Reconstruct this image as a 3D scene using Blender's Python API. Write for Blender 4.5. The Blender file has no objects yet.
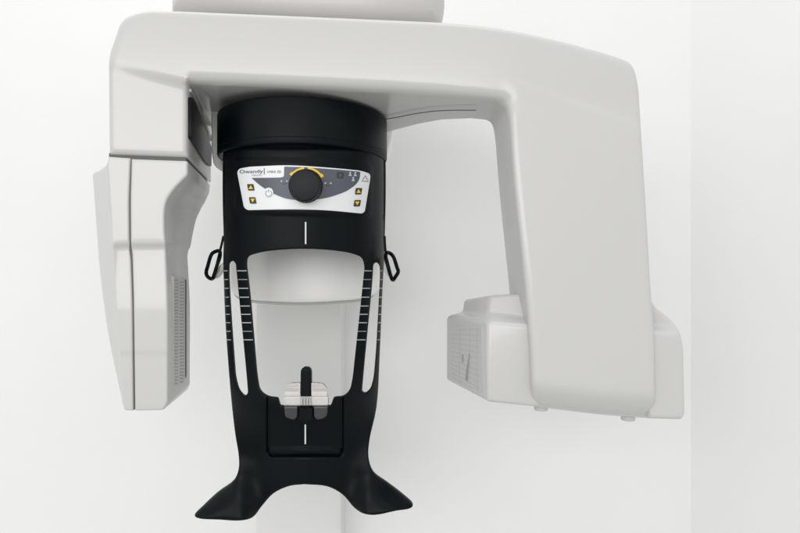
import bpy, bmesh, math
import numpy as np
from mathutils import Vector
from mathutils.geometry import delaunay_2d_cdt

S = bpy.context.scene
COL = S.collection
# ------------------------------------------------------------------ camera
F = 578.0                       # focal length of the photo in its pixels (800 wide)
CU, CV = 400.0, 266.5
CZ = 1.45                       # eye height
cd = bpy.data.cameras.new('camera'); cam = bpy.data.objects.new('camera', cd); COL.objects.link(cam)
cam.location = (0, 0, CZ); cam.rotation_euler = (math.radians(90), 0, 0)
cd.sensor_width = 36; cd.lens = F / 800 * 36; cd.clip_start = 0.01; cd.clip_end = 100
S.camera = cam
# ------------------------------------------------------------------ light
W = bpy.data.worlds.new('World'); S.world = W; W.use_nodes = True
nt = W.node_tree; bg = nt.nodes['Background']
tc = nt.nodes.new('ShaderNodeTexCoord'); sep = nt.nodes.new('ShaderNodeSeparateXYZ')
ramp = nt.nodes.new('ShaderNodeValToRGB'); mr = nt.nodes.new('ShaderNodeMapRange')
nt.links.new(tc.outputs['Generated'], sep.inputs[0]); nt.links.new(sep.outputs['Z'], mr.inputs['Value'])
mr.inputs['From Min'].default_value = -1; mr.inputs['From Max'].default_value = 1
nt.links.new(mr.outputs[0], ramp.inputs[0]); nt.links.new(ramp.outputs[0], bg.inputs[0])
e = ramp.color_ramp.elements
e[0].position = 0.0; e[0].color = (.62, .62, .605, 1)
e[1].position = 1.0; e[1].color = (1.25, 1.25, 1.26, 1)
for p, c in ((.40, (.72, .72, .705, 1)), (.44, (.93, .93, .925, 1)), (.60, (.96, .96, .96, 1)), (.66, (1.12, 1.12, 1.13, 1))):
    q = e.new(p); q.color = c
bg.inputs[1].default_value = 0.88

def area(name, loc, target, size, power, color=(1, 1, 1)):
    l = bpy.data.lights.new(name, 'AREA'); l.shape = 'RECTANGLE'; l.size, l.size_y = size
    l.energy = power; l.color = color
    o = bpy.data.objects.new(name, l); COL.objects.link(o); o.location = loc
    o.rotation_euler = (Vector(target) - Vector(loc)).to_track_quat('-Z', 'Y').to_euler()
    return o
area('ceiling_lamp', (-.45, .80, CZ + 1.95), (-.3, 1.15, CZ), (2.6, 1.0), 8, (1, .99, 1.0))
area('front_fill', (-.75, -2.2, CZ + .62), (0.1, 1.5, CZ - .1), (3.0, 1.3), 36, (1, .995, .985))  # unseen fill added behind the camera to brighten wall and carrier
S.view_settings.view_transform = 'Standard'; S.view_settings.look = 'None'
S.view_settings.exposure = 0.17; S.view_settings.gamma = 1
S.render.engine = 'CYCLES'
S.cycles.max_bounces = 10; S.cycles.use_denoising = True

# ------------------------------------------------------------------ materials
def mat(name, col, rough=.4, bump=0, bscale=400, var=0, coat=0, trans=0, metal=0, ior=1.5, spec=.5, bdist=.0006, cvar=1):
    m = bpy.data.materials.new(name); m.use_nodes = True
    n = m.node_tree; b = n.nodes['Principled BSDF']
    b.inputs['Base Color'].default_value = (*col, 1); b.inputs['Roughness'].default_value = rough
    b.inputs['Metallic'].default_value = metal; b.inputs['IOR'].default_value = ior
    b.inputs['Coat Weight'].default_value = coat; b.inputs['Specular IOR Level'].default_value = spec; b.inputs['Transmission Weight'].default_value = trans
    g = n.nodes.new('ShaderNodeNewGeometry')
    if var:
        t = n.nodes.new('ShaderNodeTexNoise'); t.inputs['Scale'].default_value = 3.5; t.inputs['Detail'].default_value = 6
        n.links.new(g.outputs['Position'], t.inputs['Vector'])
        r = n.nodes.new('ShaderNodeMapRange'); r.inputs['To Min'].default_value = rough * (1 - var); r.inputs['To Max'].default_value = rough * (1 + var)
        n.links.new(t.outputs['Fac'], r.inputs['Value']); n.links.new(r.outputs[0], b.inputs['Roughness'])
        if not cvar: var = 0
    if var:
        mx = n.nodes.new('ShaderNodeMix'); mx.data_type = 'RGBA'
        mx.inputs['A'].default_value = (*[c * .975 for c in col], 1); mx.inputs['B'].default_value = (*[min(1, c * 1.02) for c in col], 1)
        n.links.new(t.outputs['Fac'], mx.inputs['Factor']); n.links.new(mx.outputs['Result'], b.inputs['Base Color'])
    if bump:
        t = n.nodes.new('ShaderNodeTexNoise'); t.inputs['Scale'].default_value = bscale; t.inputs['Detail'].default_value = 3
        n.links.new(g.outputs['Position'], t.inputs['Vector'])
        bm_ = n.nodes.new('ShaderNodeBump'); bm_.inputs['Strength'].default_value = bump; bm_.inputs['Distance'].default_value = bdist
        n.links.new(t.outputs['Fac'], bm_.inputs['Height']); n.links.new(bm_.outputs[0], b.inputs['Normal'])
    return m
M_WHITE = mat('white_lacquered_plastic', (.51, .507, .496), .19)
M_HEAD = mat('white_moulded_plastic', (.515, .512, .50), .19)
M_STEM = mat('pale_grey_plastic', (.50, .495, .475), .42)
M_BLACK = mat('black_matt_plastic', (.0008, .0024, .0036), .42, .35, 1400, .25, spec=.13, bdist=.0003)
M_KNOB = mat('black_knob_rubber', (.003, .004, .005), .5, .2, 1500, spec=.28)
M_GLOSSB = mat('dark_window_plastic', (.004, .005, .007), .35, spec=.12)
M_PANEL = mat('panel_light_grey', (.70, .72, .72), .38)
M_FIELD = mat('panel_slate_grey', (.075, .080, .105), .40)
M_YEL = mat('yellow_print', (.80, .50, .01), .45)
M_DARK = mat('dark_print', (.030, .034, .040), .45)
M_MID = mat('mid_grey_print', (.22, .23, .25), .45)
M_LITE = mat('pale_print', (.45, .47, .48), .45)
M_TICK = mat('pale_blue_grey_print', (.36, .43, .45), .5)
M_LINE = mat('white_guide_print', (.62, .66, .66), .5)
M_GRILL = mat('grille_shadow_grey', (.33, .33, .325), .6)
M_SEAM = mat('seam_gasket', (.11, .11, .11), .7)
M_SENS = mat('sensor_window_grey', (.50, .50, .49), .28)
M_SENSD = mat('sensor_window_marks', (.30, .30, .295), .5)
M_SENSL = mat('sensor_window_lines', (.43, .43, .425), .5)
M_HOUS = mat('warm_grey_plastic', (.50, .485, .47), .35)
M_SHELLW = mat('carrier_white_plastic', (.88, .875, .86), .4)
M_COLUMN = mat('column_enamel', (.66, .66, .65), .35)
M_WALL = mat('painted_wall', (.775, .777, .775), .75, .12, 90, .05, bdist=.0015)
M_CLEAR = mat('clear_acrylic', (.99, .965, .955), .05, trans=1, ior=1.45)
M_FROST = mat('frosted_acrylic', (.88, .855, .84), .18, trans=.65, ior=1.4)
M_SMOKE = mat('smoked_acrylic', (.035, .037, .037), .22)

# ------------------------------------------------------------------ helpers
def P(u, v, Y):
    return Vector(((u - CU) / F * Y, Y, CZ + (CV - v) / F * Y))

def link(name, me, parent=None, mats=None):
    if mats:
        for m in mats: me.materials.append(m)
    o = bpy.data.objects.new(name, me); COL.objects.link(o)
    if parent is not None: o.parent = parent
    return o

def smooth(me, ang=38):
    me.polygons.foreach_set('use_smooth', [True] * len(me.polygons))
    me.set_sharp_from_angle(angle=math.radians(ang))

def fillet(keys, n=6):
    """closed polygon of (u, v[, radius]) with rounded corners"""
    out = []; N = len(keys)
    for i, k in enumerate(keys):
        r = k[2] if len(k) > 2 else 0
        p = np.array(k[:2], float)
        if r <= 0: out.append(p); continue
        a = np.array(keys[i - 1][:2], float) - p; b = np.array(keys[(i + 1) % N][:2], float) - p
        la, lb = np.linalg.norm(a), np.linalg.norm(b); a /= la; b /= lb
        cosang = np.clip(a @ b, -1, 1); half = math.acos(cosang) / 2
        t = min(r, la * .49, lb * .49)
        A, B = p + a * t, p + b * t
        for j in range(n + 1):
            s = j / n; out.append((1 - s) ** 2 * A + 2 * s * (1 - s) * p + s * s * B) if half > 1.05 else None
            if half <= 1.05:
                rr = t * math.tan(half); c = p + (a + b) / np.linalg.norm(a + b) * (rr / math.sin(half))
                va, vb = A - c, B - c
                tot = math.acos(np.clip(va @ vb / (rr * rr + 1e-12), -1, 1))
                w0, w1 = math.sin((1 - s) * tot) / math.sin(tot), math.sin(s * tot) / math.sin(tot)
                out.append(c + va * w0 + vb * w1)
    return out

def catmull(keys, n=6, closed=True):
    k = [np.array(p[:2], float) for p in keys]; N = len(k); out = []
    rng = range(N) if closed else range(N - 1)
    for i in rng:
        if closed: p0, p1, p2, p3 = k[i - 1], k[i], k[(i + 1) % N], k[(i + 2) % N]
        else: p0, p1, p2, p3 = k[max(i - 1, 0)], k[i], k[i + 1], k[min(i + 2, N - 1)]
        d1 = max(np.linalg.norm(p1 - p0) ** .5, 1e-3); d2 = np.linalg.norm(p2 - p1) ** .5; d3 = max(np.linalg.norm(p3 - p2) ** .5, 1e-3)
        t1 = ((p1 - p0) / d1 - (p2 - p0) / (d1 + d2) + (p2 - p1) / d2) * d2 if np.linalg.norm(p1-p0) > 1e-6 else p2 - p1
        t2 = ((p2 - p1) / d2 - (p3 - p1) / (d2 + d3) + (p3 - p2) / d3) * d2 if np.linalg.norm(p3-p2) > 1e-6 else p2 - p1
        for j in range(n):
            s = j / n
            out.append(p1 * (2*s**3 - 3*s*s + 1) + t1 * (s**3 - 2*s*s + s) + p2 * (3*s*s - 2*s**3) + t2 * (s**3 - s*s))
    if not closed: out.append(k[-1])
    return out

def resample(loop, sp):
    out = []; N = len(loop)
    for i in range(N):
        a, b = np.array(loop[i]), np.array(loop[(i + 1) % N]); L = np.linalg.norm(b - a)
        if L < 1e-4: continue
        m = max(1, int(math.ceil(L / sp)))
        for j in range(m): out.append(a + (b - a) * j / m)
    return np.array(out)

def inside(p, loops):
    r = np.zeros(len(p), bool)
    for L in loops:
        a = L; b = np.roll(L, -1, 0)
        for (x0, y0), (x1, y1) in zip(a, b):
            if y0 == y1: continue
            c = ((p[:, 1] >= min(y0, y1)) & (p[:, 1] < max(y0, y1)))
            xi = x0 + (p[:, 1] - y0) * (x1 - x0) / (y1 - y0)
            r ^= c & (p[:, 0] < xi)
    return r

def dist(p, loops):
    d = np.full(len(p), 1e9)
    for L in loops:
        a = L; b = np.roll(L, -1, 0)
        for A, B in zip(a, b):
            ab = B - A; l2 = ab @ ab
            if l2 < 1e-9: continue
            t = np.clip(((p - A) @ ab) / l2, 0, 1)
            q = p - (A + t[:, None] * ab)
            d = np.minimum(d, q[:, 0] ** 2 + q[:, 1] ** 2)
    return np.sqrt(d)

def plate(outline, ff, fb, r=3, sp=6, holes=(), shift=None, rb=0, rfn=None, feats=()):
    """solid body: front surface y=ff(u,v), back y=fb(u,v), rounded front rim of r photo-pixels (about 1.7 mm each)"""
    loops = [resample(outline, sp)] + [resample(h, sp) for h in holes]
    pts = []; edges = []
    for L in loops:
        n0 = len(pts); n = len(L)
        pts += [tuple(q) for q in L]; edges += [(n0 + i, n0 + (i + 1) % n) for i in range(n)]
    extra = []
    if r > 0:
        for L in loops:
            a = np.roll(L, 1, 0); b = np.roll(L, -1, 0); t = b - a; t /= np.linalg.norm(t, axis=1)[:, None] + 1e-9
            nrm = np.stack([-t[:, 1], t[:, 0]], 1)
            for k in (.05, .16, .34, .6, 1.0):
                rr = (rfn(L[:, 0], L[:, 1]) if rfn else np.full(len(L), float(r)))
                for sg in (1, -1):
                    q = L + nrm * sg * k * rr[:, None]
                    ok = inside(q, loops)
                    if ok.any():
                        q = q[ok]; dd = dist(q, loops); extra.append(q[dd > .93 * k * rr[ok]])
    lo = loops[0].min(0); hi = loops[0].max(0)
    gx = np.arange(lo[0] + sp * .5, hi[0], sp); gy = np.arange(lo[1] + sp * .43, hi[1], sp * .87)
    G = np.array([(x + (sp * .5 if j % 2 else 0), y) for j, y in enumerate(gy) for x in gx]) if len(gx) and len(gy) else np.zeros((0, 2))
    if len(G):
        G = G[inside(G, loops)]
        if len(G):
            rr = rfn(G[:, 0], G[:, 1]) if rfn else r
            G = G[dist(G, loops) > rr + .35 * sp]
            extra.append(G)
    for (pl, w) in feats:      # rows of vertices that follow a crease
        pl = np.array(pl, float); q = []
        for A, B in zip(pl[:-1], pl[1:]):
            L = np.linalg.norm(B - A); m = max(1, int(L / max(w * .8, 1.2))); t = (B - A) / L; nn_ = np.array((-t[1], t[0]))
            for j in range(m):
                for o in (-1, -.5, 0, .5, 1): q.append(A + (B - A) * (j + .5) / m + nn_ * o * w)
        q = np.array(q); q = q[inside(q, loops)]
        if len(q): q = q[dist(q, loops) > (rfn(q[:, 0], q[:, 1]) if rfn else r) + .3]
        if not len(q): continue
        def far(E):
            d2 = np.full(len(E), 1e9)
            for A, B in zip(pl[:-1], pl[1:]):
                ab = B - A; tt = np.clip(((E - A) @ ab) / (ab @ ab), 0, 1); z = E - (A + tt[:, None] * ab)
                d2 = np.minimum(d2, (z ** 2).sum(1))
            return np.sqrt(d2) > w * 1.25
        if extra and len(G): extra[-1] = extra[-1][far(extra[-1])]
        extra.insert(0, q)
    if extra: pts += [tuple(q) for q in np.concatenate(extra)]
    vs, _, fs, *_ = delaunay_2d_cdt([Vector(q) for q in pts], edges, [], 0, 1e-5)
    V = np.array([(q.x, q.y) for q in vs]); T = np.array([tuple(f) for f in fs])
    T = T[inside(V[T].mean(1), loops)]
    a, b, c = V[T[:, 0]], V[T[:, 1]], V[T[:, 2]]
    ar = (b[:, 0]-a[:, 0])*(c[:, 1]-a[:, 1]) - (b[:, 1]-a[:, 1])*(c[:, 0]-a[:, 0])
    T = T[np.abs(ar) > 1e-7]; ar = ar[np.abs(ar) > 1e-7]
    T[ar < 0] = T[ar < 0][:, ::-1]            # u right, v down: reversed for outward -Y below
    u, v = V[:, 0], V[:, 1]; d = dist(V, loops)
    Yn = ff(u, v) + 0 * u; x = (u - CU) / F * Yn; z = CZ + (CV - v) / F * Yn
    rr = (rfn(u, v) if rfn else np.full(len(u), float(max(r, 1e-6)))); t = np.clip(1 - d / rr, 0, 1)
    y = Yn + (rr * (1 - np.sqrt(1 - t * t)) * Yn / F if r > 0 else 0)
    yb = fb(u, v) + 0 * u
    if rb:
        t = np.clip(1 - d / rb, 0, 1); yb = yb - rb * (1 - np.sqrt(1 - t * t)) * yb / F
    xb, zb = x.copy(), z.copy()
    if shift is not None:
        sx, sz = shift(u, v); xb = x + sx; zb = z + sz
    n = len(V)
    verts = [tuple(q) for q in np.stack([x, y, z], 1)] + [tuple(q) for q in np.stack([xb, yb, zb], 1)]
    faces = [tuple(int(i) for i in t) for t in T] + [tuple(int(i) + n for i in t[::-1]) for t in T]
    es = {}
    for t in T:
        for i in range(3):
            k = (int(t[i]), int(t[(i + 1) % 3])); es[k] = 1
    for (i, j) in list(es):
        if (j, i) not in es: faces.append((j, i, i + n, j + n))
    me = bpy.data.meshes.new('m'); me.from_pydata(verts, [], faces); me.validate()
    bm = bmesh.new(); bm.from_mesh(me)
    bmesh.ops.delete(bm, geom=[q for q in bm.verts if not q.link_faces], context='VERTS')
    bmesh.ops.recalc_face_normals(bm, faces=bm.faces); bm.to_mesh(me); bm.free()
    smooth(me); return me

def const(c): return lambda u, v: np.full(np.shape(u), float(c))

def poly(verts, faces, bev=0, seg=4):
    me = bpy.data.meshes.new('m'); bm = bmesh.new()
    vs = [bm.verts.new(q) for q in verts]
    for f in faces: bm.faces.new([vs[i] for i in f])
    bmesh.ops.recalc_face_normals(bm, faces=bm.faces)
    if bev:
        es = [e_ for e_ in bm.edges if len(e_.link_faces) == 2 and e_.calc_face_angle(0) > math.radians(14)]
        bmesh.ops.bevel(bm, geom=es, offset=bev, segments=seg, profile=.5, affect='EDGES', clamp_overlap=True)
    bm.to_mesh(me); bm.free(); smooth(me, 50); return me

def join(parts):
    """parts: list of (mesh, material) -> one mesh with several materials"""
    out = bpy.data.meshes.new('m'); bm = bmesh.new(); mats = []
    for me, m in parts:
        if m not in mats: mats.append(m)
        k = len(bm.faces); bm.from_mesh(me); bm.faces.ensure_lookup_table()
        for f in bm.faces[k:]: f.material_index = mats.index(m)
    bm.to_mesh(out); bm.free()
    for m in mats: out.materials.append(m)
    return out

def tube(path, rad, seg=10, closed=False):
    """round rod along world points"""
    me = bpy.data.meshes.new('m'); P_ = [Vector(p) for p in path]; n = len(P_); V = []; Fc = []
    up = Vector((0, 1, 0))
    for i, p in enumerate(P_):
        a = P_[i - 1] if (i or closed) else p; b = P_[(i + 1) % n] if (i < n - 1 or closed) else p
        t = (b - a).normalized(); s = t.cross(up)
        s = s.normalized() if s.length > 1e-4 else Vector((1, 0, 0)); w = s.cross(t)
        rr = rad[i] if isinstance(rad, (list, tuple)) else rad
        for k in range(seg):
            q = 2 * math.pi * k / seg; V.append(p + (s * math.cos(q) + w * math.sin(q)) * rr)
    for i in range(n if closed else n - 1):
        for k in range(seg):
            j = (i + 1) % n
            Fc.append((i * seg + k, i * seg + (k + 1) % seg, j * seg + (k + 1) % seg, j * seg + k))
    if not closed: Fc += [tuple(range(seg))[::-1], tuple(range((n - 1) * seg, n * seg))]
    me.from_pydata([tuple(q) for q in V], [], Fc)
    bm = bmesh.new(); bm.from_mesh(me); bmesh.ops.recalc_face_normals(bm, faces=bm.faces); bm.to_mesh(me); bm.free()
    smooth(me, 60); return me

def lathe(prof, cx, cy, seg=96):
    """prof: (radius, z) from bottom to top, about a vertical axis"""
    V = []; Fc = []
    for r_, z_ in prof:
        for k in range(seg):
            a = 2 * math.pi * k / seg; V.append((cx + r_ * math.cos(a), cy + r_ * math.sin(a), z_))
    for i in range(len(prof) - 1):
        for k in range(seg): Fc.append((i * seg + k, i * seg + (k + 1) % seg, (i + 1) * seg + (k + 1) % seg, (i + 1) * seg + k))
    Fc += [tuple(range(seg))[::-1], tuple(range((len(prof) - 1) * seg, len(prof) * seg))]
    me = bpy.data.meshes.new('m'); me.from_pydata(V, [], Fc); smooth(me, 30); return me

def sst(x): x = np.clip(x, 0, 1); return x * x * (3 - 2 * x)

# ------------------------------------------------------------------ walls
def slab_obj(name, lo, hi, m):
    x0, y0, z0 = lo; x1, y1, z1 = hi
    V = [(x0, y0, z0), (x1, y0, z0), (x1, y1, z0), (x0, y1, z0), (x0, y0, z1), (x1, y0, z1), (x1, y1, z1), (x0, y1, z1)]
    me = poly(V, [(0, 1, 2, 3), (4, 5, 6, 7), (0, 1, 5, 4), (1, 2, 6, 5), (2, 3, 7, 6), (3, 0, 4, 7)])
    o = link(name, me, None, [m]); o['kind'] = 'structure'; return o
YW = 1.66; XR = (691 - CU) / F * YW
slab_obj('wall_back', (-2.6, YW, 0), (XR, YW + .1, 3.4), M_WALL)
a_ = [(XR, YW), (XR + .75, YW - 1.5), (XR + .85, YW - 1.45), (XR + .1, YW + .05)]     # an obtuse corner
o = link('wall_right', poly([(x, y, z) for z in (0, 3.4) for x, y in a_], [(0, 1, 2, 3), (4, 5, 6, 7), (0, 1, 5, 4), (1, 2, 6, 5), (2, 3, 7, 6), (3, 0, 4, 7)]), None, [M_WALL]); o['kind'] = 'structure'

# ------------------------------------------------------------------ the machine
MC = bpy.data.objects.new('x_ray_machine', None); COL.objects.link(MC)
MC.empty_display_size = .1
MC['label'] = 'large white dental x-ray unit with curved overhead arm and black face support'
MC['category'] = 'x-ray machine'

# --- overhead housing
def ohf(u, v): return 1.045 + .10 * np.abs((u - 305) / 150) ** 4
me = plate(fillet([(166, -60, 8), (446, -60, 8), (446, 4, 16), (441, 22, 20), (300, 17), (240, 13), (172, 9, 2), (166, 8, 2)]), ohf, const(1.42), r=20, sp=5)
oh = link('overhead_housing', me, MC, [M_HOUS])
# --- rotating arm
arm_out = fillet([(106.5, 56, 10), (120, 17, 10), (142, 8.5, 14), (180, 9.5, 30), (300, 14.5, 40), (440, 20.5, 60), (482, 24, 60), (520, 30, 60), (568, 41, 60), (606, 51.5, 30), (634, 61, 12), (640, 82, 16),
                  (643, 130, 40), (647.5, 200, 60), (652.5, 290, 60), (657, 340, 30), (657, 420, 4), (600, 416, 20), (533, 407.5, 1), (532, 360, 60), (526, 290, 60), (516, 200, 80), (508.5, 122, 20), (504, 102, 9),
                  (480, 99), (440, 96, 60), (387, 92.5, 60), (300, 88, 60), (220, 84.5, 30), (187.3, 83, 3), (187.3, 157.3, 1.5), (107.5, 154.3, 2)])
def arm_front(u, v):
    base = 1.0 + .004 * (v - 20) / 80 * (v < 100) + .004 * (v >= 100)
    # the block under the left end sits back beneath the beam
    cl = 62 + (u - 107) * .235
    blk = sst((197 - u) / 9) * sst((v - cl + 3) / 13) * (.002 + .008 * np.clip((u - 107) / 80, 0, 1))
    # underside roll of the beam front
    bb = np.interp(u, [180, 220, 300, 387, 440, 504, 515], [83, 84.5, 88, 92.5, 96, 102, 104])
    roll = np.clip((v - (bb - 15)) / 15, 0, 1) ** 2 * .012 * sst((515 - u) / 14) * sst((u - 185) / 6)
    # slightly proud right leg, bounded by a soft crease
    cr = 74 + (u - 510) * .36
    leg = -.0012 * sst((v - cr) / 8) * sst((u - 507) / 9) + .006 * np.clip((cr - v) / 60, 0, 1) * sst((u - 500) / 60) * 0
    leg2 = -.013 * np.clip((v - cr) / 300, 0, 1) * sst((u - 500) / 12)
    vb = np.interp(u, [537, 600, 657], [408, 416, 420])
    lb = np.clip((v - (vb - 27)) / 27, 0, 1) ** 1.8 * .034 * (v > 300)
    return base + blk + roll + leg + leg2 + lb
def arm_back(u, v):
    return np.interp(u, [0, 330, 383, 421, 449, 480, 494, 900], [1.31, 1.32, 1.315, 1.224, 1.173, 1.147, 1.145, 1.155])
def arm_shift(u, v):
    k = ((u < 192) & (v > 82.5)) * 1.0
    k2 = (v > 300) * 1.0
    return -.056 * k, .0 * k2
arm = link('rotating_arm', plate(arm_out, arm_front, arm_back, r=6, sp=5, shift=arm_shift, feats=[([(106, 65.5), (146, 75), (190, 85)], 8), ([(120, 68), (320, 82), (505, 96)], 4) if 0 else ([(195, 74), (300, 79), (440, 88), (505, 95)], 5), ([(514, 79), (580, 103), (642, 126)], 5), ([(191, 80), (191, 158)], 4), ([(511, 104), (519, 190), (529, 280), (537, 395)], 4), ([(535, 393), (600, 402), (655, 407)], 8)]), MC, [M_WHITE])

# curved parting line under the arm
def under(u, v, z):   # point on a level underside of height z seen at (u, v)
    Y = z * F / (CV - v); return Vector(((u - CU) / F * Y, Y, CZ + z - .0004))
def zb(u): return (CV - np.interp(u, [180, 220, 300, 387, 440, 504], [83, 84.5, 88, 92.5, 96, 102])) / F
sp_ = catmull([(384, 119.3), (397, 117.3), (408, 115), (422, 112.6), (436, 111), (455, 110.2), (476, 110.3)], 5, False)
pth = []
for q in sp_:
    Y = 1.12
    for _ in range(12):
        x = (q[0] - CU) / F * Y; Y = float(zb(CU + F * x)) * F / (CV - q[1])
    pth.append(Vector(((q[0] - CU) / F * Y, Y, CZ + float(zb(CU + F * (q[0] - CU) / F * Y)) - .0002)))
link('parting_line', tube(pth, .0009), arm, [M_SEAM])

# dark window on the inner side of the left block
def on_side(u, v, x0, y0, x1, y1, off=.0):
    """point on the slanted side face (x0,y0)-(x1,y1) seen at (u,v)"""
    a = (u - CU) / F
    s = (a * y0 - x0) / ((x1 - x0) - a * (y1 - y0))
    x, y = x0 + (x1 - x0) * s, y0 + (y1 - y0) * s
    n = Vector((y1 - y0, -(x1 - x0), 0)).normalized()
    return Vector((x, y, CZ + (CV - v) / F * y)) + n * off
def side_plate(keys, face, t0, t1):
    k = fillet(keys, 5); n = len(k)
    V = [on_side(q[0], q[1], *face, off=t1) for q in k] + [on_side(q[0], q[1], *face, off=t0) for q in k]
    return poly(V, [tuple(range(n)), tuple(range(n, 2 * n))[::-1]] + [(i, (i + 1) % n, n + (i + 1) % n, n + i) for i in range(n)])
sf = ((187.3 - CU) / F * 1.018, 1.018, (187.3 - CU) / F * 1.018 - .056, 1.31)
sf = ((187.3 - CU) / F * 1.0138, 1.024, (187.3 - CU) / F * 1.0138 - .056, 1.316)
link('dark_window', side_plate([(189.3, 96, 2), (194, 101, 3), (210.5, 148, 3), (210.2, 167, 1.5), (205, 163, 4), (189.3, 139, 2)], sf, -.004, .0028), arm, [M_GLOSSB])
link('window_trim', side_plate([(189.5, 88, 1), (192.5, 92, 2), (211, 138.5, 1), (211, 142, 1), (192, 95.5, 1), (189.5, 92, 1)], sf, -.004, .0030), arm, [M_STEM])

# --- tube head (left)
def th_front(u, v):
    s = .0075 * sst((v - 242) / 7) - .0065 * np.clip((v - 249) / 60, 0, 1)
    return 1.0068 + .008 * np.clip((u - 107) / 80, 0, 1) + s * sst((u - 108) / 12) + .0012 * sst((v - 350) / 6)
body_k = [(131, 158.8, 1), (187.3, 160.8, 2), (187.3, 175, 2), (181, 181.5, 8), (175.5, 187, 8), (170, 194, 8), (166, 201, 8), (163.8, 211, 10), (163.8, 228, 20), (165.3, 248, 30), (167.3, 300, 30), (167.3, 403, 3), (163, 410.3, 2), (134.5, 411, 1),
          (133, 300, 10), (131.8, 256, 10), (130.2, 244, 6), (129.8, 200, 10)]
me = plate(fillet(body_k, 4), th_front, lambda u, v: np.interp(v, [160, 176, 187, 215, 255], [1.30, 1.29, 1.26, 1.22, 1.17]), r=2.2, sp=4, feats=[([(128, 245.5), (170, 245.5)], 4), ([(128, 353), (170, 353)], 3)],
           shift=lambda u, v: (np.interp(v, [160, 176, 187, 200, 215, 255], [-.0535, -.0535, -.032, -.022, -.019, -.017]), 0 * u))
th = link('tube_head', me, MC, [M_HEAD])
def cov_front(u, v):
    ln = np.interp(v, [150, 165, 250, 330, 410], [106, 107.5, 113.5, 119, 124.5])
    return th_front(u, v) + np.clip(ln - u, 0, 40) * .0048
cov_k = [(107.8, 156.5, 1.5), (130, 158, 1), (128.2, 200, 10), (128.6, 244, 6), (130.2, 256, 10), (131.5, 300, 10), (132.6, 411, 1), (123.6, 410.4, 2.5), (107.5, 337, 60), (98.7, 270, 60), (95, 215, 50), (91.8, 173, 3), (101, 169.5, 6), (107.5, 163, 3)]
link('side_cover', plate(fillet(cov_k, 4), cov_front, lambda u, v: np.interp(v, [160, 410], [1.22, 1.14]), r=1.8, sp=3, feats=[([(112, 245.5), (128, 245.5)], 4), ([(116, 353), (130, 353)], 3), ([(107.3, 165), (113.5, 250), (119, 330), (124.3, 405)], 1.6)]), th, [M_HEAD])
# dark gasket filling the joint between cover and body, set back from the face
gk = [(127.8, 159), (131.6, 159.5), (130.7, 200), (131.2, 244), (133, 256), (134, 300), (135.5, 409.5), (131.4, 409.5), (130, 300), (129.3, 256), (127.2, 244), (127, 200)]
link('joint_gasket', plate([np.array(q, float) for q in gk], lambda u, v: 1.0175 + 0 * u, const(1.04), r=0, sp=8), th, [M_SEAM])
gk = [(109, 153), (186.0, 156), (186.0, 162.5), (109, 159)]
link('joint_gasket', plate([np.array(q, float) for q in gk], lambda u, v: 1.0125 + .008 * np.clip((u - 107) / 80, 0, 1), const(1.295), r=0, sp=8, shift=lambda u, v: (-.0545 + 0 * u, 0 * u)), th, [M_SEAM])
# vent grille on the inner side
gf = ((167.3 - CU) / F * 1.014, 1.018, (167.3 - CU) / F * 1.014 - .017, 1.17)
parts = [(side_plate([(173, 276), (186.5, 279), (186.5, 376), (173, 391)], gf, -.003, .0012), M_STEM)]
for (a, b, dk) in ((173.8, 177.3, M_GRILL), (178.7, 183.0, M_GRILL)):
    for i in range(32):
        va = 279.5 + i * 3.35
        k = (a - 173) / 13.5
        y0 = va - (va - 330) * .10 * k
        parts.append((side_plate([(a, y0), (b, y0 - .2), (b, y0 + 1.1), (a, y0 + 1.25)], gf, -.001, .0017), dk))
parts.append((side_plate([(184.4, 279.5), (185.6, 280), (185.6, 376), (184.4, 378)], gf, -.001, .0018), M_SEAM))
link('vent_grille', join(parts), th)

# --- sensor head (right)
def Zt(v, Y): return CZ + (CV - v) / F * Y
def XY(u, Y): return ((u - CU) / F * Y, Y)
def ring(lst): return [Vector((*XY(u, Y), z)) for (u, Y, z) in lst]
def stack(rings, bev, seg=4):
    n = len(rings[0]); V = [q for r_ in rings for q in r_]; Fc = [tuple(range(n)), tuple(range((len(rings) - 1) * n, len(rings) * n))[::-1]]
    for i in range(len(rings) - 1):
        for k in range(n): Fc.append((i * n + k, i * n + (k + 1) % n, (i + 1) * n + (k + 1) % n, (i + 1) * n + k))
    return poly(V, Fc, bev, seg)
zb1 = CZ - .2375; zt1 = CZ - .0985
lowA, lowB = (446, 1.205), (487.5, 1.012)
bot = [(446, 1.205, zb1), (487.5, 1.012, zb1), (535, 1.010, zb1 - .009), (600, 1.10, zb1 - .009), (600, 1.2, zb1 - .005), (500, 1.24, zb1)]
top = [(446, 1.205, zt1 - .004), (487.5, 1.012, zt1 + .003), (533, 1.008, zt1 - .006), (600, 1.10, zt1 - .006), (600, 1.2, zt1), (500, 1.24, zt1)]
t1 = [(462, 1.20, zt1 + .004), (487, 1.055, zt1 + .012), (531, 1.03, zt1 + .008), (600, 1.04, zt1 + .008), (600, 1.19, zt1 + .01), (505, 1.22, zt1 + .01)]
t2 = [(463.5, 1.20, zt1 + .030), (489, 1.075, zt1 + .045), (529, 1.055, zt1 + .052), (600, 1.05, zt1 + .052), (600, 1.18, zt1 + .05), (506, 1.21, zt1 + .035)]
sh = link('sensor_head', stack([ring(bot), ring(top), ring(t1), ring(t2)], .0095, 5), MC, [M_WHITE])
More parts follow.
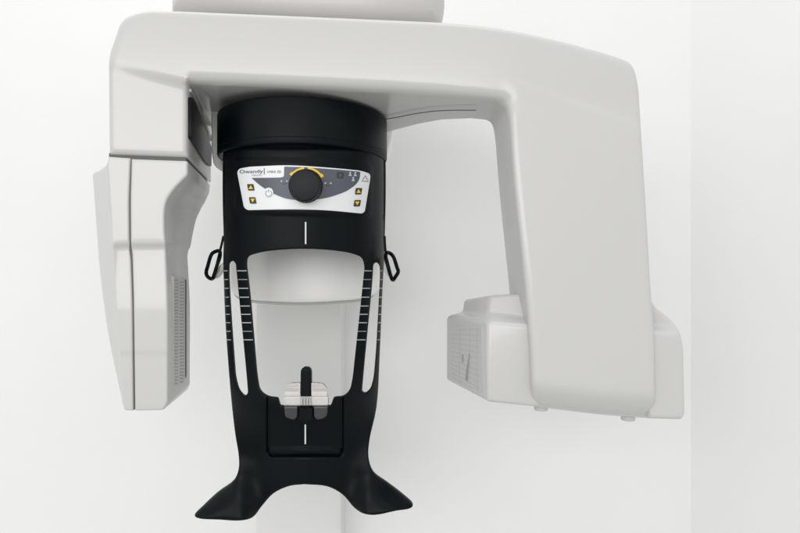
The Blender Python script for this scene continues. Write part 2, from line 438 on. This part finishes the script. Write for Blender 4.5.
# outer shoulder on the far side of the leg
ob = [np.array(q, float) for q in fillet([(646, 290), (652, 300, 4), (657, 308, 8), (668, 316, 14), (680, 329, 8), (684.5, 345, 10), (686, 414, 4), (683, 420, 3), (650, 419.2)])]
def ob_front(u, v):
    return 1.002 + .020 * sst((334 - v) / 10)
link('sensor_shoulder', plate(ob, ob_front, const(1.20), r=4, sp=3.0, feats=[([(640, 329), (690, 329)], 5.5), ([(658.5, 290), (658.5, 425)], 2.5)]), sh, [M_WHITE])
# sensor window with its printed grid on the facet that looks at the tube
xa, xb_ = XY(*lowA), XY(*lowB); wf = (xb_[0], xb_[1], xa[0], xa[1])
nl = math.hypot(wf[2]-wf[0], wf[3]-wf[1]); nn = (-(wf[3]-wf[1]) / nl, (wf[2]-wf[0]) / nl)
def on_w(u, v, off):
    a = (u - CU) / F; x0, y0, x1, y1 = wf
    s = (a * y0 - x0) / ((x1 - x0) - a * (y1 - y0)); x, y = x0 + (x1 - x0) * s, y0 + (y1 - y0) * s
    return Vector((x + nn[0] * off, y + nn[1] * off, CZ + (CV - v) / F * y))
def wplate(keys, t0, t1):
    k = fillet(keys, 5); n = len(k)
    V = [on_w(q[0], q[1], t1) for q in k] + [on_w(q[0], q[1], t0) for q in k]
    return poly(V, [tuple(range(n)), tuple(range(n, 2 * n))[::-1]] + [(i, (i + 1) % n, n + (i + 1) % n, n + i) for i in range(n)])
parts = [(wplate([(449.8, 327, 3), (482, 325, 2), (482, 392.5, 2), (449.8, 374.5, 3)], -.003, .0010), M_SENS)]
for i in range(11):
    f = i / 10; vl = 330 + f * 42; vr = 329 + f * 59
    parts.append((wplate([(451.5, vl), (480, vr), (480, vr + .45), (451.5, vl + .45)], -.001, .0013), M_SENSL))
for uu in (460, 470.5, 477.5):
    parts.append((wplate([(uu, 327.5), (uu + .35, 327.5), (uu + .35, 378 + (uu - 450) * .45), (uu, 378 + (uu - 450) * .45)], -.001, .00125), M_SENSL))
parts.append((wplate([(462.6, 354.5), (463.9, 354.5), (463.9, 362.5), (462.6, 362.5)], -.001, .0018), M_SENSD))
parts.append((wplate([(470, 353), (470.4, 353), (468.4, 381), (465.8, 379.5), (467, 370)], -.001, .0017), M_SENSD))
link('sensor_window', join(parts), sh)
for (u, v) in ((541, 409.5), (628, 419.5)):
    c = P(u, v + 1.0, 1.05); link('rubber_foot', lathe([(.008, c.z), (.0115, c.z + .001), (.0125, c.z + .003), (.0125, c.z + .02)], c.x, c.y, 32), sh, [M_HEAD])

# --- column, bracket and the pale carrier behind the face support
me = plate(fillet([(256, 250), (341, 250), (341, 1090), (256, 1090)]), lambda u, v: 1.53 + .010 * ((u - 298) / 43) ** 2, const(YW + .01), r=1.5, sp=14)
link('wall_column', me, MC, [M_COLUMN])
me = plate(fillet([(210.5, 60), (393.5, 60), (393.5, 134, 6), (387, 160, 6), (380, 168, 4), (222, 172, 4), (213, 165, 4), (210.5, 150, 6)]), lambda u, v: 1.20 + (u - 210) / 183 * .135, lambda u, v: 1.24 + (u - 210) / 183 * .135, r=3, sp=7)
link('rear_bracket', me, MC, [M_SHELLW])
me = plate(fillet([(225, 150, 4), (382, 150, 4), (379.5, 294, 10), (360, 299.5, 30), (304, 303.5, 60), (250, 300.5, 30), (228.5, 294.5, 10)]), lambda u, v: 1.200 + .05 * ((u - 303) / 78) ** 2, const(1.40), r=5, sp=6)
rc = link('rear_carrier', me, MC, [M_SHELLW])
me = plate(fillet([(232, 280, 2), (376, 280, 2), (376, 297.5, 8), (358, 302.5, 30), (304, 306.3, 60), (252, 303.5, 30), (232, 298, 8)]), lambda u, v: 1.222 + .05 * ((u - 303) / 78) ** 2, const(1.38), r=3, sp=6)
link('carrier_shade_strip', me, rc, [M_STEM])  # darker grey strip added to draw the shadow line below the carrier

# --- black collar
CX, CY, CR = (304 - CU) / F * 1.195, 1.195, .1715
z0 = CZ + .2205; z1 = CZ + .3040
link('collar', lathe([(.150, z0 - .004), (.1675, z0 - .003), (.1705, z0 - .001), (CR, z0 + .002), (CR, z0 + .0075), (CR - .0006, z0 + .0085), (CR - .0006, z0 + .0095), (CR, z0 + .0105), (CR, z1 - .006), (CR - .001, z1 - .003), (CR - .0035, z1 - .001), (CR - .007, z1)], CX, CY, 128), MC, [M_BLACK])

# --- face support shell
R2 = .1660
def cyl(u, R=R2):
    a = (np.asarray(u, float) - CU) / F; A = 1 + a * a; B = -2 * (a * CX + CY); C_ = CX * CX + CY * CY - R * R
    D = np.maximum(B * B - 4 * A * C_, 1e-5); return (-B - np.sqrt(D)) / (2 * A)
def rrect_d(u, v, x0, y0, x1, y1, r):
    qx = np.abs(u - (x0 + x1) / 2) - (x1 - x0) / 2 + r; qy = np.abs(v - (y0 + y1) / 2) - (y1 - y0) / 2 + r
    return np.hypot(np.maximum(qx, 0), np.maximum(qy, 0)) + np.minimum(np.maximum(qx, qy), 0) - r
def shell(u, v):
    u = np.asarray(u, float); v = np.asarray(v, float)
    Y0 = cyl(np.clip(u, 304 - 80, 304 + 80))
    flat = 1.095 + .012 * ((u - 304) / 60) ** 2 * 0
    k = sst((v - 400) / 60)
    Yf = 1.045 + .040 * sst(np.abs(u - 304) / 62)
    Y = Y0 * (1 - k) + Yf * k
    a = np.abs(u - 304)
    # the two wings flare out towards the patient
    w = sst((a - 42) / 60) * sst((v - 448) / 50)
    Y = Y + .020 * w - .050 * sst((v - 474) / 52) * sst((a - 40) / 25)
    # soft shoulder swelling where each wing leaves the body
    Y = Y - .012 * np.exp(-((a - 63) / 15) ** 2 - ((v - 474) / 17) ** 2)
    Y = Y + .006 * sst((v - 425) / 40) * np.exp(-((a - 45) / 12) ** 2) * sst((500 - v) / 30)
    # each wing swells along its own axis
    ax, av = .74, .67; pu, pv = a - 58, v - 482
    al = pu * ax + pv * av; pe = -pu * av + pv * ax
    Y = Y - .013 * np.exp(-(pe / 15) ** 2) * sst((al + 8) / 22)
    # recessed tray
    d = rrect_d(u, v, 265.5, 360, 344.5, 458, 7)
    Y = Y + .008 * sst(-d / 3.2) * (v > 385)
    lip = sst((v - 446) / 4) * sst(-(d + 2.5) / 2)
    Y = Y - .004 * lip
    # upper rim rolls out slightly below the collar
    Y = Y + .006 * sst((152 - v) / 6)
    # raised brow carrying the control panel
    pd = rrect_d(u, v - .03 * (u - 304), 233, 158, 374, 217, 8)
    Y = Y - .0035 * sst(-pd / 4)
    return Y
half_left = [(222.8, 148), (222.3, 165), (222.3, 200), (223.3, 240), (222.9, 262), (223.6, 285), (224.4, 308), (226.2, 340), (231, 400), (235, 435), (238.5, 457), (238, 470), (233, 481), (216, 494), (200, 509), (193.4, 516.2),
             (196.5, 519.2), (219, 521), (240, 521.8), (252, 518.6), (261, 507.5), (273, 494.5), (289, 487), (304, 485.2)]
half_right = [(327, 487.4), (342, 495.5), (354, 509), (363, 514.7), (375, 516.2), (396, 512), (410, 509.6), (413, 506.8), (402, 495.5), (387, 483.5), (373, 472.5), (368.3, 458), (369.5, 440), (376.4, 408),
              (379.6, 355), (381.9, 300), (383.8, 262), (384.6, 240), (385.6, 200), (385.6, 165), (385, 148)]
ol = catmull(half_left, 4, False)[:-1] + catmull([half_left[-1]] + half_right, 4, False)
ol = ol + [np.array((350., 143.)), np.array((304., 141.)), np.array((258., 142.5))]
win = fillet([(245.8, 265, 4), (246.5, 256, 6), (262, 251.5, 20), (283, 249.3, 40), (304, 248.6, 60), (328, 249.6, 60), (349, 252.5, 30), (362, 257, 7), (364.5, 266, 10), (361, 300, 30), (356, 345, 30), (352.5, 378, 20), (350, 390, 8), (344, 396.5, 6),
              (333.5, 397.5, 1.5), (330.5, 406, 1.5), (279.8, 406, 1.5), (277.5, 398, 1.5), (267, 397, 5), (259, 391, 8), (256.3, 375, 20), (252.5, 330, 30), (249, 290, 20)], 5)
slotL = fillet([(228, 275, 6), (228.3, 263, 3), (232, 260.2, 3), (235.4, 263, 3), (237.5, 285, 20), (242, 330, 30), (246.3, 375, 30), (247.7, 393, 2), (244.5, 397, 2.5), (238.5, 391, 6), (234.8, 378, 15), (230.5, 320, 30)], 5)
slotR = fillet([(375.5, 266, 4), (372.5, 262.5, 3), (379.6, 265.5, 3), (380, 275, 5), (378.7, 300, 20), (376, 350, 30), (373.5, 378, 15), (370.5, 389, 6), (365.5, 393.5, 3), (361.8, 392, 2), (363.5, 372, 20), (368.5, 320, 30), (372, 285, 20)], 5)
slotR = fillet([(373.2, 264, 3), (376.5, 261.8, 3), (379.6, 265.5, 3), (380, 275, 5), (378.7, 300, 20), (376, 350, 30), (373.5, 378, 15), (370.5, 389, 6), (365.5, 393.5, 3), (361.8, 392, 2), (363.5, 372, 20), (368.5, 320, 30), (372, 285, 20)], 5)
def rfn(u, v): return 1.3 + 2.6 * sst((np.asarray(v, float) - 455) / 45)
me = plate(ol, shell, lambda u, v: shell(u, v) + .011 + .006 * sst((v - 470) / 40), r=2, sp=2.3, holes=(win, slotL, slotR), rfn=rfn, rb=.8, feats=[([(267.1, 392), (267.1, 449), (270, 455), (275, 456.4), (335, 456.4), (340, 455), (342.9, 449), (342.9, 392)], 1.8), ([(271, 448), (339, 448)], 2.2), ([(225, 149), (384, 149)], 3), ([(234, 158), (374, 158)], 2), ([(236, 215), (372, 219)], 2)])
fs = link('face_support', me, MC, [M_BLACK])
fs['label'] = 'black slotted face shield with two flared wings at its foot'

def skin(keys, off, th=.0012, sp=3, r=0): # thin piece following the shell, raised by off
    return plate([np.array(q, float) for q in keys], lambda u, v: shell(u, v) - off, lambda u, v: shell(u, v) - off + th, r=r, sp=sp)
def box4(u0, v0, u1, v1): return [(u0, v0), (u1, v0), (u1, v1), (u0, v1)]
# alignment lines
link('guide_line', skin(box4(304.9, 222, 306.3, 244), .0006), fs, [M_LINE])
link('guide_line', skin(box4(304.6, 424.5, 306.0, 444), .0006), fs, [M_LINE])
# tick marks
vs_ = [270.8, 279.5, 288.3, 297.2, 306, 314.3, 322.7, 331.3, 339.8]
for i, v in enumerate(vs_):
    f = (v - 270.8) / 69
    for (ua, ub) in ((237.2 + f * 6.2, 246.6 + f * 6.2), (223.6 + f * 3.2, 227.6 + f * 3.3), (364 - f * 7.2, 371.7 - f * 6.2), (379.9 - f * 2.3, 383.2 - f * 2.6)):
        m = M_MID if i in (1, 7) and ua > 235 else M_TICK
        link('tick_mark', skin(box4(ua, v - .45, ub, v + .45), .0005, .0008), fs, [m])
# side clips
def clip(sgn):
    if sgn < 0:
        loop = [(219.5, 251), (215.5, 251.5), (211.8, 254), (207.8, 266), (206.2, 273), (208, 277), (212.2, 278.8), (214, 275), (217.5, 264), (220, 256)]
        rod = [(223.5, 236), (221.5, 245), (219.5, 253), (217, 263)]
        tri = [(223.5, 262), (219, 266), (213.5, 279), (217, 277.5), (224, 268.5)]
    else:
        loop = [(387, 252.5), (391, 254), (393.5, 257), (397.2, 268), (398.3, 271.5), (396, 276), (392.8, 280), (390.8, 276), (388, 266), (385.6, 257)]
        rod = [(384.6, 236), (385, 245), (386.3, 256), (389.5, 269)]
        tri = [(384, 258), (386, 262), (391, 279), (387.5, 275.5), (383.5, 271)]
    Yc = 1.135
    a = tube([P(*q, Yc - .006 * (i % 5 == 0)) for i, q in enumerate(catmull(loop, 4))], .0037, 10, True)
    b = tube([P(*q, Yc) for q in catmull(rod, 4, False)], .0024, 10)
    c = plate([np.array(q, float) for q in tri], const(Yc + .006), const(Yc + .022), r=.6, sp=3)
    o = link('side_clip', join([(a, M_BLACK), (b, M_BLACK), (c, M_STEM)]), fs)
clip(-1); clip(1)

# --- control panel
pk = fillet([(236.3, 169, 5), (250, 166.6), (283.5, 165, 20), (305, 165.8, 40), (340, 168.5, 40), (361, 170.6, 10), (370.6, 173.8, 6), (370, 180, 6), (364.4, 213.8, 4), (324, 209.8, 40), (284, 209.3, 40), (244.3, 210.3, 5)])
cp = link('control_panel', skin(pk, .0022, .004, 4, r=.6), MC, [M_PANEL])
cp['label'] = 'light grey control panel with slate centre field'
fk = fillet([(284.2, 166.6, 1), (305, 167.2), (340, 169.8), (360.4, 171.8, 1), (359.8, 179, 4), (356, 184.6, 6), (346.5, 191.4, 10), (328, 198, 20), (305, 200.8, 30), (286, 199, 20), (272.8, 193.5, 15), (260.5, 186, 10), (251.5, 178, .5), (280, 177.6), (283.9, 176.8, 1.5)])
link('display_area', skin(fk, .0030, .001, 4), cp, [M_FIELD])
def tri(cx, cy, s, up, sk=0):
    d = -1 if up else 1
    return [(cx, cy + d * s), (cx + s * 1.05, cy - d * s * .8), (cx - s * 1.05, cy - d * s * .8)]
for (cx, cy, up) in ((250.7, 187.3, True), (252.6, 200.4, False), (358.6, 191.2, True), (357.3, 203.2, False)):
    s = 3.2; k = .6 if cx < 300 else -.5
    b = skin(fillet([(cx - s - k, cy - s, .8), (cx + s - k, cy - s, .8), (cx + s + k, cy + s, .8), (cx - s + k, cy + s, .8)]), .0034, .0016, 3)
    t = skin(fillet([(*q, .3) for q in tri(cx, cy, 2.1, up)]), .0038, .0006, 3)
    link('button', join([(b, M_DARK), (t, M_YEL)]), cp)
# dial arc
KC = (306.0, 186.6)
def arc(a0, a1, r0, r1, n=12):
    A = [math.radians(a0 + (a1 - a0) * i / n) for i in range(n + 1)]
    return [(KC[0] + r1 * math.cos(a), KC[1] - r1 * math.sin(a)) for a in A] + [(KC[0] + r0 * math.cos(a), KC[1] - r0 * math.sin(a)) for a in A[::-1]]
link('dial_scale', join([(skin(arc(136, 96, 17.6, 19.6), .0034, .0008), M_YEL), (skin(arc(84, 33, 17.6, 19.6), .0034, .0008), M_YEL), (skin(arc(144, 134, 17.4, 20.6, 4), .0036, .0008), M_YEL), (skin(arc(40, 30, 17.4, 20.6, 4), .0036, .0008), M_YEL)]), cp)
# knob: a turned grip whose axis stands off the panel
Yk = float(shell(306, 186)) - .002
c = P(KC[0], KC[1] - .4, Yk); rk = 16.9 / F * (Yk - .028)
prof = [(rk * 1.03, 0), (rk * 1.03, .004), (rk * .985, .006), (rk * .97, .020), (rk * .955, .0245), (rk * .90, .0275), (rk * .80, .0285), (0.0005, .0290)]
V = []; Fc = []; SG = 96
for j, (r_, h) in enumerate(prof):
    for k in range(SG):
        a = 2 * math.pi * k / SG; rr = r_ * (1 - (.012 if (k % 4 < 2 and 2 <= j <= 3) else 0))
        V.append((c.x + rr * math.cos(a) + h * .06, c.y - h, c.z + rr * math.sin(a) - h * .08))
for j in range(len(prof) - 1):
    for k in range(SG): Fc.append((j * SG + k, j * SG + (k + 1) % SG, (j + 1) * SG + (k + 1) % SG, (j + 1) * SG + k))
Fc += [tuple(range(SG)), tuple(range((len(prof) - 1) * SG, len(prof) * SG))]
me = bpy.data.meshes.new('m'); me.from_pydata(V, [], Fc)
bm = bmesh.new(); bm.from_mesh(me); bmesh.ops.recalc_face_normals(bm, faces=bm.faces); bm.to_mesh(me); bm.free(); smooth(me, 35)
link('knob', me, cp, [M_KNOB])
# lettering
def text_mesh(s, u0, v0, h, w=None, off=.0032, spacing=1.0, rot=0.0):
    cu = bpy.data.curves.new('t', 'FONT'); cu.body = s; cu.size = 1; cu.space_character = spacing; cu.resolution_u = 4
    o = bpy.data.objects.new('t', cu); COL.objects.link(o)
    me = bpy.data.meshes.new_from_object(o.evaluated_get(bpy.context.evaluated_depsgraph_get()))
    bpy.data.objects.remove(o)
    xs = [q.co.x for q in me.vertices]; x0, x1 = min(xs), max(xs)
    kx = (w / (x1 - x0)) if w else h / .7; ky = h / .7
    for q in me.vertices:
        u = u0 + (q.co.x - x0) * kx; v = v0 - q.co.y * ky + (u - u0) * rot
        q.co = P(u, v, float(shell(u, v)) - off)
    return me
link('lettering', join([(text_mesh('Owandy', 239.6, 173.4, 3.4, 23.2, rot=-.03), M_DARK), (text_mesh('RADIOLOGY', 252, 176.0, 1.5, 10, rot=-.02), M_MID),
                        (skin(box4(263.8, 168.2, 264.4, 174.2), .0030, .0008), M_DARK), (text_mesh('I-MAX 3D', 267.2, 172.9, 2.4, 13.8, rot=0), M_DARK)]), cp)
def circ(cx, cy, r, n=20): return [(cx + r * math.cos(2 * math.pi * k / n), cy + r * math.sin(2 * math.pi * k / n)) for k in range(n)]
def ringm(cx, cy, r0, r1, a0, a1, off, n=16):
    A = [math.radians(a0 + (a1 - a0) * i / n) for i in range(n + 1)]
    return skin([(cx + r1 * math.cos(a), cy - r1 * math.sin(a)) for a in A] + [(cx + r0 * math.cos(a), cy - r0 * math.sin(a)) for a in A[::-1]], off, .0006)
link('power_icon', join([(skin(circ(268.6, 192.3, 4.6), .0034, .0008), M_PANEL), (ringm(268.6, 193.3, 2.7, 3.3, 120, 420, .0038), M_MID), (skin(box4(268.2, 189.2, 268.9, 192.2), .0038, .0006), M_MID)]), cp)
link('square_icon', join([(skin(fillet([(337.2, 172, 1), (343.8, 172.3, 1), (343.6, 178.6, 1), (337, 178.4, 1)]), .0034, .0008), M_DARK), (skin(box4(339, 174, 341.6, 176.4), .0038, .0006), M_FIELD)]), cp)
for (x, y, s) in ((350.2, 174.0, 1.9), (355.2, 174.2, 1.9), (353.2, 179.2, 1.9)):
    link('figure_icon', join([(skin(circ(x, y - s * .7, s * .5, 10), .0036, .0006), M_LITE), (skin([(x, y - s * .6), (x + s * .95, y + s), (x - s * .95, y + s)], .0037, .0006), M_LITE)]), cp)
for (x, y) in ((284.2, 181.2), (328, 183.2)):
    link('arrow_icon', join([(skin([(x - 4, y), (x - 2, y - 1.1), (x - 2, y + 1.1)], .0036, .0006), M_LITE), (skin([(x + 4, y), (x + 2, y + 1.1), (x + 2, y - 1.1)], .0036, .0006), M_LITE),
           (ringm(x, y + 1.2, 1.3, 1.8, 180, 360, .0036), M_DARK)]), cp)
A_, B_, C2 = (365.4, 175.6), (368.4, 181.6), (362.0, 181.2); ic = []
for p, q in ((A_, B_), (B_, C2), (C2, A_)):
    dx, dy = q[0] - p[0], q[1] - p[1]; L = math.hypot(dx, dy); nx, ny = -dy / L * .3, dx / L * .3
    ic.append((skin([(p[0] + nx, p[1] + ny), (q[0] + nx, q[1] + ny), (q[0] - nx, q[1] - ny), (p[0] - nx, p[1] - ny)], .0030, .0008), M_MID))
link('warning_icon', join(ic), cp)

# ------------------------------------------------------------------ bite rest clipped in the tray
BR = bpy.data.objects.new('bite_rest', None); COL.objects.link(BR); BR.empty_display_size = .02
BR['label'] = 'small clear plastic bite rest with upright black peg on the black face support'; BR['category'] = 'bite rest'
Yb = 1.022
def blk(keys, Y0, Y1, r=.8, sp=3): return plate(fillet(keys), const(Y0), const(Y1), r=r, sp=sp, rb=r)
link('bite_peg', blk([(300.2, 374, 0), (300.6, 370, 2), (303, 367.6, 3), (308, 367.6, 3), (310.6, 370, 2), (311, 374, 0), (311, 409, 1), (300.2, 409, 1)], Yb - .004, Yb + .014, 2.2, 1.5), BR, [M_BLACK])
hold = [(blk([(284.5, 389, 3), (288.5, 383.6, 3), (300, 382.8, 1), (300, 396, 1), (284, 396, 1)], Yb, Yb + .012, 1.0, 2), M_CLEAR),
        (blk([(311.2, 382.8, 1), (322.5, 383.6, 3), (327, 389, 3), (327, 396, 1), (311.2, 396, 1)], Yb, Yb + .012, 1.0, 2), M_CLEAR),
        (blk([(283.4, 396.6, 1), (327.8, 396.6, 1), (327.8, 405.6, 1), (283.4, 405.6, 1)], Yb - .006, Yb + .010, 1.2, 2), M_FROST),
        (blk([(284.6, 391.5, 1), (299.8, 391.5, 1), (299.8, 396.4, .5), (284.2, 396.4, .5)], Yb - .004, Yb - .0005, .6, 2), M_FROST),
        (blk([(311.4, 391.5, 1), (326.8, 391.5, 1), (327, 396.4, .5), (311.4, 396.4, .5)], Yb - .004, Yb - .0005, .6, 2), M_FROST),
        (blk([(287, 385.6, .8), (299, 385.6, .8), (299, 388.2, .8), (287, 388.2, .8)], Yb - .004, Yb - .001, .5, 2), M_CLEAR),
        (blk([(312.6, 385.6, .8), (324, 385.6, .8), (324, 388.2, .8), (312.6, 388.2, .8)], Yb - .004, Yb - .001, .5, 2), M_CLEAR)]
link('clear_holder', join(hold), BR)
for k in range(4):
    u = 301.2 + k * 2.8
    link('rib', blk([(u, 399, .3), (u + .9, 399, .3), (u + .9, 405, .3), (u, 405, .3)], Yb - .009, Yb - .0065, .3, 2), BR, [M_SENS])
for ks in ([(283.8, 406.4, 1), (297.4, 406.4, 1), (296.8, 417, 1.5), (294, 420.3, 2), (285, 417.6, 3)], [(313.4, 406.4, 1), (327.4, 406.4, 1), (326.4, 417.6, 3), (317, 420.3, 2), (314, 417, 1.5)]):
    link('lug', blk(ks, Yb - .008, Yb + .014, 1.5, 2), BR, [M_SMOKE])
link('centre_block', blk([(297.6, 407, 1), (313.2, 407, 1), (313.2, 420, 2), (309, 423, 2), (301.5, 423, 2), (297.6, 420, 2)], Yb + .0, Yb + .026, 1.5, 2), BR, [M_BLACK])
